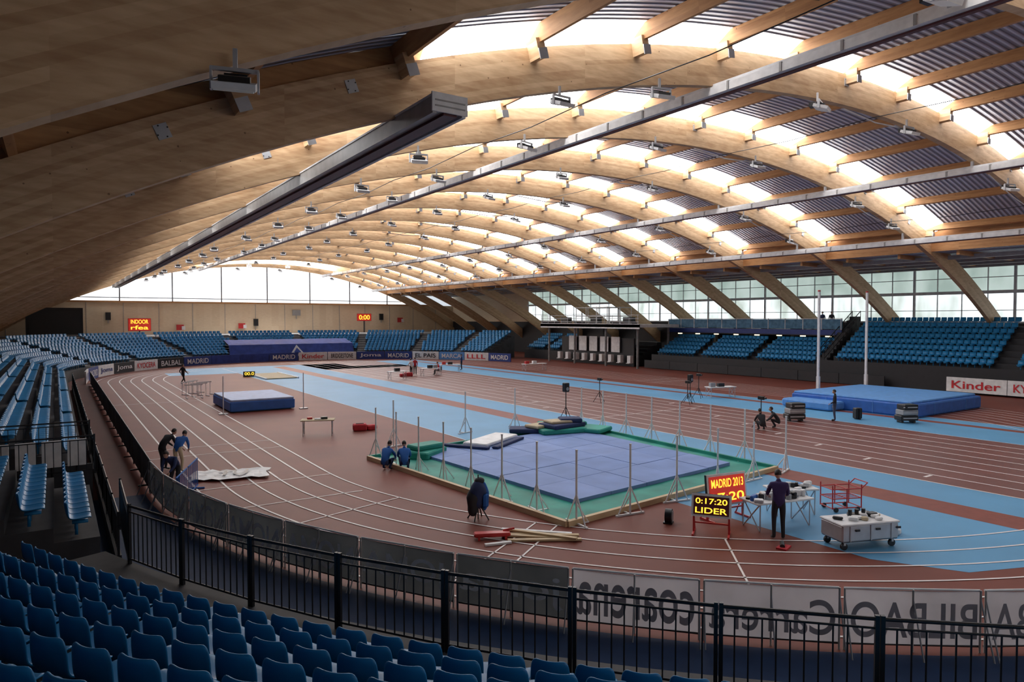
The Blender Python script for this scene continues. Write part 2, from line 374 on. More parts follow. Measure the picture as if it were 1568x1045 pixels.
# ---------------- stands
def tier_ring(c,R0,p,z0,rise,n,a0,a1,name,k='conc',steps=()):
    b=MB(); zp=0
    for i in range(n):
        z=z0+rise*i; R=R0+p*i
        b.ring(c,R,R,a0,a1,zp,k,60,z); b.ring(c,R,R+p,a0,a1,z,k,60); zp=z
    b.ring(c,R0+p*n,R0+p*n,a0,a1,0,k,60,zp)
    for a in (a0,a1):
        for i in range(n):
            z=z0+rise*i; q=[(c[0]+r*cos(a),c[1]+r*sin(a)) for r in (R0+p*i,R0+p*i+p)]
            b.quad((*q[0],0),(*q[1],0),(*q[1],z),(*q[0],z),k)
    for a in steps:
        for i in range(n*2):
            z=z0+rise*i/2+.02; r=R0+p*i/2+p/4; b.box((c[0]+r*cos(a),c[1]+r*sin(a),z-rise/2+.1),(p/2,1.1,rise/2),'conc2',a)
    b.obj(name)
def seat_template(hi):
    prof=[(.23,.39,.34),(.215,.425,.42),(.10,.415,.45),(-.05,.40,.45),(-.15,.41,.45),(-.205,.46,.455),(-.235,.56,.46),(-.255,.68,.455),(-.265,.77,.42),(-.266,.80,.33)]
    if not hi: prof=[prof[i] for i in (0,2,4,6,8)]
    nu=7 if hi else 3; v=[];f=[]
    for j,(y,z,w) in enumerate(prof):
        for i in range(nu):
            t=2*i/(nu-1)-1; back=max(0,min(1,(z-.42)/.2)); pan=1-back
            v.append((t*w/2,y+.05*t*t*back,z+.035*abs(t)**3*pan))
    for j in range(len(prof)-1):
        for i in range(nu-1): f.append((j*nu+i,j*nu+i+1,(j+1)*nu+i+1,(j+1)*nu+i))
    me=bpy.data.meshes.new('s'); me.from_pydata(v,[],f); ob=bpy.data.objects.new('s',me); sc.collection.objects.link(ob)
    m=ob.modifiers.new('a','SOLIDIFY'); m.thickness=.03; m.offset=0
    if hi: m=ob.modifiers.new('b','SUBSURF'); m.levels=1; m.render_levels=1
    dg=bpy.context.evaluated_depsgraph_get(); e=bpy.data.meshes.new_from_object(ob.evaluated_get(dg))
    V=np.array([p.co[:] for p in e.vertices]); F=[tuple(p.vertices) for p in e.polygons]
    bpy.data.objects.remove(ob); bpy.data.meshes.remove(e)
    g=MB(); g.box((0,.02,.34),(.3,.3,.05),'seat'); g.box((0,-.05,.2),(.05,.06,.32),'black')
    n=len(V); V=np.vstack([V,np.array(g.v)]); F=F+[tuple(a+n for a in q) for q in g.f]
    return V,F
SH=seat_template(True); SL=seat_template(False)
def seats(name,pos,tmpl):
    V,F=tmpl; n=len(V); av=[];af=[]
    for i,(x,y,z,r) in enumerate(pos):
        c,s_=cos(r),sin(r)
        W=np.stack([V[:,0]*c-V[:,1]*s_+x,V[:,0]*s_+V[:,1]*c+y,V[:,2]+z],1); av.append(W)
        af+= [tuple(a+i*n for a in q) for q in F]
    av=np.vstack(av).tolist(); me=bpy.data.meshes.new(name); me.from_pydata(av,[],af); me.materials.append(M['seat'])
    me.polygons.foreach_set('use_smooth',[True]*len(me.polygons)); me.update()
    ob=bpy.data.objects.new(name,me); sc.collection.objects.link(ob)
def ringseats(c,R0,p,z0,rise,n,a0,a1,gaps=(),pitch=.5,cond=None):
    out=[]
    for i in range(n):
        R=R0+p*i+p*.45; da=pitch/R; a=a0
        while a<a1:
            x,y=c[0]+R*cos(a),c[1]+R*sin(a); ok=all(abs(a-g)>.65/R for g in gaps)
            if ok and (cond is None or cond(x,y)): out.append((x,y,z0+rise*i,a+pi/2))
            a+=da
    return out
# near bend stand
tier_ring(C1,27.4,1.1,1.1,0,1,rad(200),rad(275),'stand_walkway')
tier_ring(C1,28.5,.8,1.12,.3,11,rad(201),rad(275),'grandstand_terrace')
seats('stadium_seats',ringseats(C1,28.5,.8,1.12,.3,10,rad(202),rad(262),(rad(246),),.5,lambda x,y:(x*x+y*y)>2.2 and y>-3),SH)
# left straight stand
def straight(x0,dirx,p,z0,rise,n,y0,y1,name,k='conc'):
    b=MB()
    for i in range(n):
        z=z0+rise*i; xa=x0+dirx*p*i; b.box((xa+dirx*p/2,(y0+y1)/2,z/2),(p,y1-y0,z),k)
    b.obj(name)
def strseats(x0,dirx,p,z0,rise,n,y0,y1,gaps=()):
    out=[]
    for i in range(n):
        y=y0+.3
        while y<y1-.2:
            if all(abs(y-g)>.7 for g in gaps): out.append((x0+dirx*(p*i+p*.45),y,z0+rise*i,pi/2 if dirx>0 else -pi/2))
            y+=.5
    return out
straight(.75,-1,.85,.9,.32,5,17.5,23.2,'grandstand_terrace'); straight(.75,-1,.85,.9,.32,6,27,70,'grandstand_terrace')
seats('stadium_seats',strseats(.75,-1,.85,.9,.32,5,17.5,23.2),SH)
seats('stadium_seats',strseats(.75,-1,.85,.9,.32,6,27,70,(38,50,61)),SL)
# far bend stand
aisles=[rad(a) for a in (155,137,119,101,84,67,50,36)]
tier_ring(C2,25.8,.95,.9,.3,9,rad(26),rad(180),'grandstand_terrace','conc',aisles)
seats('stadium_seats',ringseats(C2,25.8,.95,.9,.3,9,rad(27),rad(179),aisles,.55,lambda x,y:x>-4.5 and not(19<x<36 and y<99.5 and y>90)),SL)
b=MB(); b.box((28.5,115.5,1.65),(77,15.6,3.3),'conc2'); b.obj('upper_concourse')
# right stands
straight(58.5,1,.7,1.9,.46,8,14,35.5,'grandstand_terrace','blackp'); seats('stadium_seats',strseats(58.5,1,.7,1.9,.46,8,14,35.5,(22,)),SL)
straight(58.5,1,.8,1.5,.42,5,37,57.5,'grandstand_terrace','blackp'); seats('stadium_seats',strseats(58.5,1,.8,1.5,.42,5,37,57.5,(44,51)),SL)
straight(58.5,1,.8,1.3,.4,5,60,84,'grandstand_terrace','blackp'); seats('stadium_seats',strseats(58.5,1,.8,1.3,.4,5,76,84,(79,)),SL)
b=MB()
b.box((65.1,47.5,4.4),(5.8,22,.6),'blackp'); b.box((62.2,47.5,4.45),(.12,22,.5),'adblue'); b.box((62.25,47.5,5.25),(.05,22,.95),'glassb'); b.box((62.25,47.5,5.78),(.08,22,.06),'ltgrey')
for k in range(12): b.box((62.24,36.6+k*2,5.2),(.1,.07,1.1),'ltgrey')
for k in range(8): b.box((62.4,38+k*2.7,4.05),(.2,.5,.12),'lampw')
for k in range(5): b.box((63.5,37.5+k*5,2.1),(.35,.35,4.2),'conc2')
for k in range(6): b.box((64.5,39+k*3.6,5.15),(1.0,1.2,.9),'black' if k%2 else 'greyp')
b.obj('viewing_gallery')
b=MB()   # press platform
b.box((58.5,66,4.95),(6.5,19,.35),'adwhite'); b.box((55.3,66,4.9),(.1,19,.6),'ltgrey')
for k in range(14): b.cyl((55.3,56.8+k*1.42,5.1),(55.3,56.8+k*1.42,6.2),.03,'steel',6)
for z in (5.4,5.8,6.2): b.cyl((55.3,56.6,z),(55.3,75.4,z),.03,'steel',6)
for x in (56,61):
    for y in (57.5,63,69,74.5): b.cyl((x,y,0),(x,y,4.8),.14,'conc2',8)
for x in (56.2,58.2,60.2):
    for y in (63,65,67,69): b.cyl((x,y,5.1),(x,y,7.3),.05,'adwhite',6)
for z in (6.1,7.2):
    for x in (56.2,58.2,60.2): b.cyl((x,63,z),(x,69,z),.05,'adwhite',6)
    for y in (63,65,67,69): b.cyl((56.2,y,z),(60.2,y,z),.05,'adwhite',6)
for y in (60,66,72): b.box((57,y,5.6),(.7,1.4,.75),'black')
b.obj('press_platform')
b=MB()
for i in range(5): b.box((57.6,63+i*2.1,2.6),(.1,1.5,1.9),'adwhite')
for i in range(9): b.box((57.2,60+i*1.7,.9),(.5,.55,.9),'adwhite'); b.box((57.0,60+i*1.7,.45),(.5,.5,.08),'ltgrey')
b.box((57.9,67,1.7),(.2,14,3.4),'blackp'); b.obj('press_seating_screens')
b=MB(); b.box((58.35,25,1.0),(.2,23,2.0),'blackp'); b.box((58.35,47,.8),(.2,21,1.6),'blackp'); b.obj('grandstand_front_wall')
b=MB()
for y in (36.0,36.8):
    b.cyl((58.5,y,2.6),(64.5,y,6.5),.04,'black',6); b.cyl((58.5,y,2.1),(64.5,y,6.0),.03,'black',6)
    for k in range(9): b.cyl((58.5+k*.75,y,1.6+k*.49),(58.5+k*.75,y,2.6+k*.49),.03,'black',6)
for i in range(12): b.box((58.7+i*.5,36.4,.9+i*.19),(.5,.8,1.8+i*.38),'conc')
b.obj('stair_flight')

# ---------------- railing near
b=MB()
def railpanel(p,q,z0,h,sp=.15,kk='black',r=.011,post=.024):
    p=Vector((*p,z0)); q=Vector((*q,z0)); L=(q-p).length; n=max(2,int(L/sp)); up=Vector((0,0,1)); rz=math.atan2((q-p).y,(q-p).x)
    b.cyl(p+up*h,q+up*h,.024,kk,8); b.cyl(p+up*(h-.11),q+up*(h-.11),.016,kk,6); b.cyl(p+up*.1,q+up*.1,.018,kk,6)
    for i in range(1,n):
        s_=p.lerp(q,i/n); b.cyl(s_+up*.1,s_+up*(h-.11),r,kk,6,sm=False)
    for s_ in (p,q): b.box(s_+up*(h+.03)/2,(post*2,post*2,h+.06),kk,rz)
def RRail(a): return 27.48+min(1,(a-203)/29)*.50
pts=[(C1[0]+RRail(a)*cos(rad(a)),C1[1]+RRail(a)*sin(rad(a))) for a in [202.3+3.72*i for i in range(17)]]
for i in range(len(pts)-1):
    p,q=Vector(pts[i]),Vector(pts[i+1]); d=(q-p).normalized()*.03
    railpanel(p+d,q-d,1.1,1.1)
b.obj('guard_railing')
b=MB()
railpanel(pts[0],(1.15,17.5),1.0,1.1)
for i in range(24): railpanel((1.1,17.5+i*2),(1.1,19.5+i*2),.35,1.0,.25)
b.box((1.1,41.5,.2),(.12,48,.4),'blackp')
for y in (23.4,26.8): railpanel((.9,y),(-3.5,y),1.2,1.1,.2)
b.obj('guard_railing')
b=MB()
for i in range(7):
    b.box((.5-i*.65,24.9,1.6),(.5,.1,.8),'adwhite'); b.cyl((.5-i*.65,24.95,0),(.5-i*.65,24.95,1.3),.03,'black',6)
b.box((-1.4,25.0,.6),(4.6,.08,1.2),'conc'); b.obj('white_partition_panels')

# ---------------- track-side banner barrier (near: seen from behind)
b=MB(); RB=24.0
def bpt(a,z,r=RB): return (C1[0]+r*cos(a),C1[1]+r*sin(a),z)
words=['MADRID','NOMA','NOMA','NOMA','NOMA','JOMA','joma','coarena','Carrera','BILBAO','LA BIBA','OPEL','MADRID','KYO','MADRID']
a=180; i=0
while a<285:
    a1=a+5.6; A0,A1=rad(a+.1),rad(a1-.1); k='banner_l' if i>=7 else 'banner_d'
    v=[];f=[]
    for j in range(5):
        t=A0+(A1-A0)*j/4; v+=[bpt(t,.12),bpt(t,1.05)]
    for j in range(4): f.append((2*j,2*j+1,2*j+3,2*j+2))
    b.add(v,f,k)
    b.cyl(bpt(A0,1.07),bpt(A1,1.07),.022,'adwhite',6); b.cyl(bpt(A0,.1),bpt(A1,.1),.02,'black',6)
    for t in (A0,(A0+A1)/2,A1):
        b.cyl(bpt(t,0,RB+.03),bpt(t,1.08,RB+.03),.018,'greyp',6); b.cyl(bpt(t,0,RB+.4),bpt(t,.9,RB+.04),.014,'grey',6)
    am=(A0+A1)/2; w=words[i%len(words)]
    b.text(w,bpt(am,.56,RB+.055),(sin(am),-cos(am),0),2.1,.62,'banner_t' if k=='banner_l' else 'banner_tl')
    a=a1; i+=1
b.obj('trackside_banner_barrier')
b=MB()
for i in range(16):
    y=25+i*2.8; b.box((2.5,y+1.4,.6),(.05,2.7,.95),'banner_d'); b.cyl((2.5,y,1.1),(2.5,y+2.8,1.1),.02,'greyp',6); b.box((2.5,y,.55),(.06,.06,1.1),'black')
    b.box((2.3,y,.3),(.3,.05,.05),'black')
b.obj('trackside_banner_barrier')
# far advertising boards
b=MB(); ads=[('adwhite','MADRID','adblue'),('adblue','MADRID','adwhite'),('adwhite','Joma','adblue'),('blackp','Joma','adwhite'),('adwhite','KYOCERA','adred'),('blackp','BALBAL','adwhite'),('adblue','MADRID','adwhite'),
 ('cloth','','adwhite'),('cloth','','adwhite'),('adblue','MADRID','adwhite'),('adwhite','Kinder','adred'),('adwhite','BRIDGESTONE','black'),('adblue','Joma','adwhite'),('adblue','MADRID','adwhite'),('adwhite','EL PAIS','black'),('vblue2','MARCA','adwhite'),('adwhite','LLLL','adred'),('adblue','MADRID','adwhite')]
a=180
for k,w,tc_ in ads:
    a1=a-9.3; am=rad((a+a1)/2); c=(C2[0]+24.3*cos(am),C2[1]+24.3*sin(am),.6)
    b.box(c,(3.85,.12,1.1),k,am-pi/2)
    if w: b.text(w,(C2[0]+24.2*cos(am),C2[1]+24.2*sin(am),.6),(sin(am),-cos(am),0),3.0,.6,tc_)
    a=a1
b.obj('advertising_boards')
b=MB()
for i,(k,w,t_) in enumerate([('adwhite','Kinder','adred'),('adwhite','KYOCERA','adred'),('adwhite','KYOCERA','adred')]):
    y=25.2-i*4.1; b.box((57.6,y-2,.7),(.1,4.05,1.1),k); b.text(w,(57.52,y-2,.7),(0,-1,0),3.3,.6,t_)
for i in range(7):
    y=58-i*4.0; b.box((57.6,y-2,.5),(.1,3.95,.9),'blackp')
b.obj('advertising_boards')
b=MB(); n=30; v=[];f=[]
for i in range(n+1):
    x=19+17.0*i/n; wv=.25*sin(i*1.9)
    v+=[(x,94.9+.05*sin(i*2.3),.9),(x,95.6,2.3+.05*wv),(x,98.7,2.9+.1*wv)]
for i in range(n): f+=[(3*i,3*i+3,3*i+4,3*i+1),(3*i+1,3*i+4,3*i+5,3*i+2)]
b.add(v,f,'cloth')
b.add([(27.8-.9,94.8,1.0),(27.8,94.75,.6),(28.7,94.8,1.0),(27.8,95.3,2.2)],[(0,1,2,3)],'adwhite'); b.add([(27.3,94.7,1.2),(27.8,94.65,.95),(28.3,94.7,1.2),(27.8,95.1,1.8)],[(0,1,2,3)],'cloth')
b.obj('draped_event_banner')
def ledboard(name,c,w,h,txt,rz=0,post=True,z0=0):
    b=MB(); b.box((0,0,0),(w,.15,h),'ledred'); b.box((0,.05,0),(w+.15,.15,h+.15),'red')
    n=len(txt)
    for i,t_ in enumerate(txt): b.text(t_,(0,-.09,h*.5-h*(i+.5)/n),(1,0,0),w*.8,h*.7/n,'led')
    if post: b.box((0,.1,-(c[2]-z0)/2),(.15,.15,c[2]-z0),'black')
    b.obj(name,c,rz)
ledboard('led_scoreboard',(10.9,120,4.9),3.0,1.8,['INDOOR','rfea'],0,True,3.3)
ledboard('led_scoreboard',(47.5,120,6.1),2.6,1.2,['0:00'],0,True,3.3)
b=MB()
for x,z in ((6.9,6.2),(52.2,6.2),(29,5.2),(36,6.9)):
    b.box((x,123.2,z),(.7,.5,1.2) if x!=36 else (1.4,.3,1.0),'black' if x!=36 else 'greyp'); b.box((x,123.3,z-.8),(.1,.1,.6),'steel')
b.obj('wall_loudspeakers')
b=MB(); b.box((0,114,5.3),(6.5,5,4.0),'blackp'); b.box((0,111.4,5.3),(5.8,.1,3.4),'black'); b.box((0,111.3,3.5),(6.5,.2,.2),'grey'); b.obj('control_booth')
b=MB()
for x,z in ((26.6,4.6),(56,5.6),(17,4.4)): b.box((x,122.9,z),(1.1,.08,.9),'red'); b.box((x+.5,122.85,z-.1),(.5,.06,.6),'adwhite')
b.obj('wall_flags')

# ---------------- throwing enclosure
P0,P1,P2,P3=[Vector(p) for p in ((10.5,26.2),(11.6,14.6),(22.6,15.75),(23.0,28.2))]
def bil(u,v,z):
    a=P1.lerp(P2,u); c=P0.lerp(P3,u); q=a.lerp(c,v); return (q.x,q.y,z)
b=MB()
nu=10
hh=[[.02+.05*random.random() for _ in range(nu+1)] for _ in range(nu+1)]
for i in range(nu):
    for j in range(nu):
        b.quad(bil(i/nu,j/nu,hh[i][j]),bil((i+1)/nu,j/nu,hh[i+1][j]),bil((i+1)/nu,(j+1)/nu,hh[i+1][j+1]),bil(i/nu,(j+1)/nu,hh[i][j+1]),'green')
U=[.15,.30,.46,.62,.78,.91]; V=[.12,.29,.46,.63,.80,.94]
for i in range(5):
    for j in range(5):
        g=.0012; z1=.155+.01*random.random(); u0,u1,v0,v1=U[i]+g,U[i+1]-g,V[j]+g,V[j+1]-g
        k=random.choice(['lilac','lilac','lilac2','lilac3'])
        v=[bil(u0,v0,.04),bil(u1,v0,.04),bil(u1,v1,.04),bil(u0,v1,.04),bil(u0,v0,z1),bil(u1,v0,z1),bil(u1,v1,z1),bil(u0,v1,z1)]
        b.add(v,[(4,5,6,7),(0,1,5,4),(1,2,6,5),(2,3,7,6),(3,0,4,7)],k)
b.obj('landing_sector_mats')
b=MB()
def timber(p,q,k='plank'):
    d=q-p; b.box(((p.x+q.x)/2,(p.y+q.y)/2,.08),(d.length,.14,.16),k,math.atan2(d.y,d.x))
timber(P0,P1); timber(P1,P2); timber(P2,P3,'green'); timber(P0,P3,'green')
b.obj('timber_edge_boards')
b=MB()
b.cyl((0,0,0),(0,0,2.05),.03,'adwhite',8); b.cyl((0,0,.85),(.42,0,.03),.022,'adwhite',6); b.cyl((0,0,.85),(-.42,0,.03),.022,'adwhite',6)
b.box((0,0,.025),(1.0,.06,.05),'adwhite'); b.cyl((0,0,.6),(0,.4,.03),.02,'adwhite',6); b.box((0,.2,.02),(.05,.45,.04),'adwhite'); b.cyl((0,0,2.05),(0,0,2.09),.036,'adwhite',8)
post=None
def posts(p,q,n,off,skip0=False):
    global post
    d=(q-p); nn=Vector((d.y,-d.x)).normalized()*off; rz=math.atan2(d.y,d.x)
    for i in range(1 if skip0 else 0,n+1):
        c=p.lerp(q,i/n)+nn
        if post is None: post=b.obj('net_post',(c.x,c.y,0),rz+.2)
        else: inst(post,(c.x,c.y,0),rz+random.uniform(-.3,.3))
posts(P0,P1,7,-.35); posts(P1,P2,5,.35,True); posts(P2,P3,7,.35,True); 
for x,y in ((17,29.6),(20,29.6),(12.5,28.2)): inst(post,(x,y,0),.3)

def slabstack(name,loc,items,rz=0):
    b=MB()
    for (x,y,z,w,d,h,k,r) in items: b.rbox((x,y,z+h/2),(w,d,h),k,min(.05,h*.3),r)
    b.obj(name,loc,rz)
slabstack('folded_mat_pile',(20.6,26.6,.17),[(0,0,0,2.4,1.6,.22,'green',.1),(.2,.1,.22,2.1,1.3,.2,'dkblue',.4),(-1.6,.4,0,1.6,1.1,.2,'dkblue',-.3),(1.7,-.3,0,1.5,1.4,.2,'green',.7),(.1,.2,.42,1.4,.9,.12,'tan',.2),(.5,.9,0,2.4,.9,.35,'green',0),(-.9,.3,.22,1.3,.9,.14,'tan',.5),(.7,.3,.42,1.1,.9,.2,'dkblue',-.2)],-.3)
slabstack('white_landing_mat',(16.4,26.2,.17),[(0,0,0,3.0,1.2,.14,'adwhite',0),(-.2,-1.0,0,2.8,.3,.1,'dkblue',.05),(-1.9,.3,0,.3,2.4,.1,'dkblue',.1)],.5)
slabstack('folded_mat_pile',(12.7,25.4,.03),[(0,0,0,1.7,1.1,.3,'green',.2),(.1,.1,.3,1.4,.8,.2,'green',-.2)],.4)
# high jump mat
b=MB(); b.rbox((0,0,.36),(3.9,5.4,.6),'vblue',.05); b.rbox((0,0,.72),(3.8,5.3,.12),'matgrey',.03); b.box((0,0,.05),(3.4,5,.1),'black')
for x in (-2.4,2.4): b.cyl((x,-3,0),(x,-3,2.3),.03,'ltgrey',8); b.box((x,-3,.03),(.5,.3,.06),'steel')
b.obj('high_jump_mat',(10.7,46.5,0))
# pole vault mat
b=MB(); b.rbox((0,0,.4),(8.4,8.0,.76),'vblue',.08); b.rbox((0,.1,.84),(8.2,7.6,.14),'vblue2',.05)
b.rbox((-4.9,2.0,.30),(1.7,3.4,.5),'vblue2',.1)
for x in (-2,2): b.box((x,-4.01,.4),(.03,.02,.7),'vblue2')
for y in (-1.5,1.5): b.box((4.21,y,.4),(.02,.03,.7),'vblue2'); b.box((-4.21,y,.4),(.02,.03,.7),'vblue2')
b.obj('pole_vault_mat',(45.3,23.6,0))
b=MB(); b.box((0,0,.08),(.7,.9,.16),'black'); b.box((0,0,3.9),(.14,.14,7.6),'adwhite'); b.box((.02,0,1.0),(.2,.2,1.2),'adwhite'); b.cyl((0,0,7.7),(0,0,7.8),.1,'red'); b.cyl((0,0,1.5),(.5,0,.1),.03,'steel')
u1=b.obj('pole_vault_upright',(45.6,28.5,0)); inst(u1,(50.3,27.6,0))

# tables
def table(name,loc,rz,w,d,items=(),top='adwhite',h=.75):
    b=MB(); b.rbox((0,0,h),(w,d,.05),top,.012)
    for x in (-w/2+.12,w/2-.12):
        b.cyl((x,-d/2+.06,0),(x,d/2-.06,h-.02),.018,'steel',6); b.cyl((x,d/2-.06,0),(x,-d/2+.06,h-.02),.018,'steel',6); b.cyl((x,-d/2+.05,.02),(x,-d/2+.05,h),.018,'steel',6); b.cyl((x,d/2-.05,.02),(x,d/2-.05,h),.018,'steel',6)
    for (x,y,w2,d2,h2,k,r) in items: b.rbox((x,y,h+.025+h2/2),(w2,d2,h2),k,min(.02,h2*.3),r)
    b.obj(name,loc,rz)
random.seed(3)
its=[(random.uniform(-.85,.85),random.uniform(-.3,.3),random.uniform(.08,.3),random.uniform(.08,.25),random.uniform(.05,.2),random.choice(['black','grey','black','ltgrey','adwhite','vblue']),random.uniform(0,3)) for _ in range(26)]
table('equipment_table',(16.5,11.5,0),-.25,1.9,.8,its)
table('equipment_table',(17.9,12.0,0),-.45,1.4,.7,[(x*.7,y*.8,w,d,h*.7,k,r) for x,y,w,d,h,k,r in its[:12]])
table('folding_table',(10.7,33.2,0),-.4,1.6,.75,[(.3,0,.3,.2,.12,'black',.3),(-.4,.1,.25,.2,.1,'red',.2),(0,-.1,.3,.2,.06,'adwhite',0)],'tan')
table('folding_table',(31.5,62,0),0,2,.8,[(0,0,.5,.3,.3,'black',0),(.6,0,.4,.3,.3,'grey',0)])
table('folding_table',(27,60,0),0,1.8,.8,[(0,0,.5,.3,.3,'black',0)])
table('folding_table',(44.5,62,0),0,3,.8,[(0,0,.5,.3,.3,'adwhite',0),(-1,0,.5,.3,.3,'red',0)])
table('folding_table',(40.5,33,0),-.3,2.2,.8,[(0,0,.5,.3,.25,'black',0),(-.7,0,.4,.3,.3,'grey',0)])
table('folding_table',(36,66,0),-.3,2.2,.8,[(0,0,.5,.3,.25,'black',0),(-.7,0,.4,.3,.3,'red',0)])
def pled(name,loc,rz,txt,w=1.15,h=.72,zc=.95,lean=-.12,bg='ledred'):
    b=MB(); b.box((0,0,zc),(w+.1,.10,h+.1),'black',0,lean); b.box((0,-.055,zc),(w+.12,.02,h+.12),'adwhite',0,lean); b.box((0,-.07,zc),(w,.02,h),bg,0,lean)
    n=len(txt); up=(0,sin(-lean),cos(lean))
    for i,t_ in enumerate(txt):
        dz=h*.5-h*(i+.5)/n; b.text(t_,(0,-.092+dz*sin(-lean),zc+dz*cos(lean)),(1,0,0),w*.9,h*.62/n,'led',up)
    for x in (-w/2,w/2):
        b.box((x,.0,.35),(.05,.05,.7),'red'); b.box((x,0,.03),(.05,.6,.05),'red'); b.cyl((x,.28,.04),(x,0,.6),.02,'red',6)
    b.box((0,0,.3),(w,.04,.04),'red'); b.obj(name,loc,rz)
pled('portable_led_sign',(15.85,12.7,0),-.15,['MADRID 2013','17:20'],1.3,.78,.86)
pled('portable_led_sign',(14.35,11.95,0),-.95,['0:17:20','LIDER'],.9,.48,.78,-.3,'maroon')
# red hurdle cart
b=MB()
for y in (-.35,.35):
    for z in (.15,.5,.85): b.cyl((-.6,y,z),(.6,y,z),.022,'red',8)
    for x in (-.6,0,.6): b.cyl((x,y,.12),(x,y,1.0 if x else .85),.022,'red',8)
for x in (-.6,0,.6):
    for z in (.15,.5,.85): b.cyl((x,-.35,z),(x,.35,z),.02,'red',8)
for k in range(5): b.cyl((-.6,-.3+k*.15,.5),(.6,-.3+k*.15,.5),.012,'red',6)
for x in (-.45,.45):
    for y in (-.35,.35): b.cyl((x,y-.03,.09),(x,y+.03,.09),.09,'black',12)
b.cyl((.6,-.35,.85),(.85,-.35,1.05),.02,'red'); b.cyl((.6,.35,.85),(.85,.35,1.05),.02,'red'); b.cyl((.85,-.35,1.05),(.85,.35,1.05),.02,'red')
b.obj('red_trolley',(19.5,11.4,0),-.4,.8)
# aluminium cart
b=MB(); b.rbox((0,0,.42),(1.65,.8,.40),'alu',.03); b.rbox((0,0,.64),(1.7,.85,.05),'ltgrey',.02); b.box((0,0,.23),(1.6,.75,.05),'black')
for x in (-.6,0,.6): b.box((x,-.41,.42),(.03,.02,.38),'steel'); b.box((x+.2,-.42,.5),(.12,.02,.05),'black')
for x in (-.7,.7):
    for y in (-.3,.3): b.cyl((x,y-.03,.09),(x,y+.03,.09),.09,'black',12); b.box((x,y,.17),(.06,.08,.1),'steel')
for k in range(12): b.rbox((random.uniform(-.65,.65),random.uniform(-.28,.28),.71),(random.uniform(.1,.35),random.uniform(.1,.25),random.uniform(.06,.12)),random.choice(['adwhite','black','tan','ltgrey']),.02,random.uniform(0,3))
for k in range(3): b.cyl((-.2+k*.2,.1,.67),(-.2+k*.2,.1,.87),.05,'black',10)
b.obj('flight_case_trolley',(16.85,9.35,0),-.35)
b=MB(); b.rbox((0,0,.11),(.5,.22,.2),'adwhite',.06,.4); b.cyl((-.1,0,.2),(.12,.05,.28),.05,'grey'); b.rbox((.35,.1,.06),(.2,.15,.1),'ltgrey',.03); b.obj('starting_device',(18.5,9.3,0),.3)
b=MB(); b.cyl((0,-.08,.2),(0,.1,.2),.2,'black',18); b.cyl((0,-.1,.2),(0,-.08,.2),.15,'grey',18); b.box((0,.02,.02),(.3,.25,.04),'black'); b.obj('cable_reel',(14.2,13.3,0),.6)
b=MB(); b.cyl((0,0,.06),(.3,.1,.06),.06,'black',10); b.box((.1,0,.02),(.4,.25,.04),'redc'); b.obj('starting_block',(14.9,10.2,0),.3)
b=MB()
for (x,y,z,r,k) in ((0,0,.03,0,'plank'),(.1,.2,.03,.12,'plank'),(-.1,.45,.03,-.05,'adwhite'),(.1,.1,.08,-.25,'plank'),(.2,-.2,.03,.2,'plank')): b.box((x,y,z+.01),(1.9,.12,.05),k,r)
b.obj('timber_planks',(10.35,14.25,0),-.75)
b=MB(); b.rbox((0,0,.12),(.95,.26,.1),'red',.03); b.box((-.35,0,.04),(.06,.3,.08),'red'); b.box((.35,0,.04),(.06,.3,.08),'red'); b.cyl((.3,.1,.17),(.6,.1,.22),.03,'red'); b.box((.1,-.5,.03),(.7,.1,.05),'adwhite',.2); b.obj('red_low_bench',(9.35,14.9,0),-.45)
b=MB(); b.rbox((0,0,.18),(.7,.5,.34),'redc',.06); b.rbox((.6,.1,.13),(.5,.4,.26),'redc',.06,.4); b.cyl((-.2,0,.36),(.2,0,.36),.025,'black'); b.obj('red_kit_bag',(12.9,33.3,0),-.3)
b=MB(); b.rbox((0,0,.2),(.8,.5,.38),'redc',.06); b.rbox((-.7,0,.15),(.4,.4,.3),'redc',.06); b.obj('red_kit_bag',(29.3,62.4,0),0)
# jacket stand
b=MB()
def warp(p):
    return Vector((p.x*(1+.14*sin(p.z*14)),p.y*(1+.14*sin(p.z*11+p.x*9)),p.z))
b.sph((0,0,.72),(.27,.2,.42),'dkblue',16,12,fn=warp); b.sph((-.16,.05,.52),(.2,.17,.42),'blk',14,10,fn=warp); b.sph((.2,-.04,.62),(.13,.15,.42),'jblue',12,10,fn=warp)
b.sph((.05,.0,1.08),(.16,.13,.11),'blk',12,8,fn=warp); b.rbox((.1,-.2,.55),(.22,.12,.4),'jblue',.05)
for t in range(4): b.cyl((0,0,.5),(.32*cos(t*pi/2+.4),.32*sin(t*pi/2+.4),0),.02,'black',6)
b.cyl((0,0,0),(0,0,1.28),.02,'black',6); b.obj('jacket_stand',(9.95,16.6,0),.3)
def tripod(name,loc,h,head,rz=0):
    b=MB(); b.cyl((0,0,h*.25),(0,0,h),.025,'black',8)
    for t in range(3): b.cyl((0,0,h*.5),(.45*cos(t*2.1),.45*sin(t*2.1),.01),.018,'black',6)
    if head=='spk': b.rbox((0,0,h+.2),(.3,.3,.5),'black',.03); b.cyl((0,-.155,h+.12),(0,-.15,h+.12),.1,'grey',12)
    else: b.rbox((0,0,h+.1),(.16,.35,.18),'black',.02); b.cyl((0,-.3,h+.1),(0,-.15,h+.1),.05,'black',10)
    b.obj(name,loc,rz)
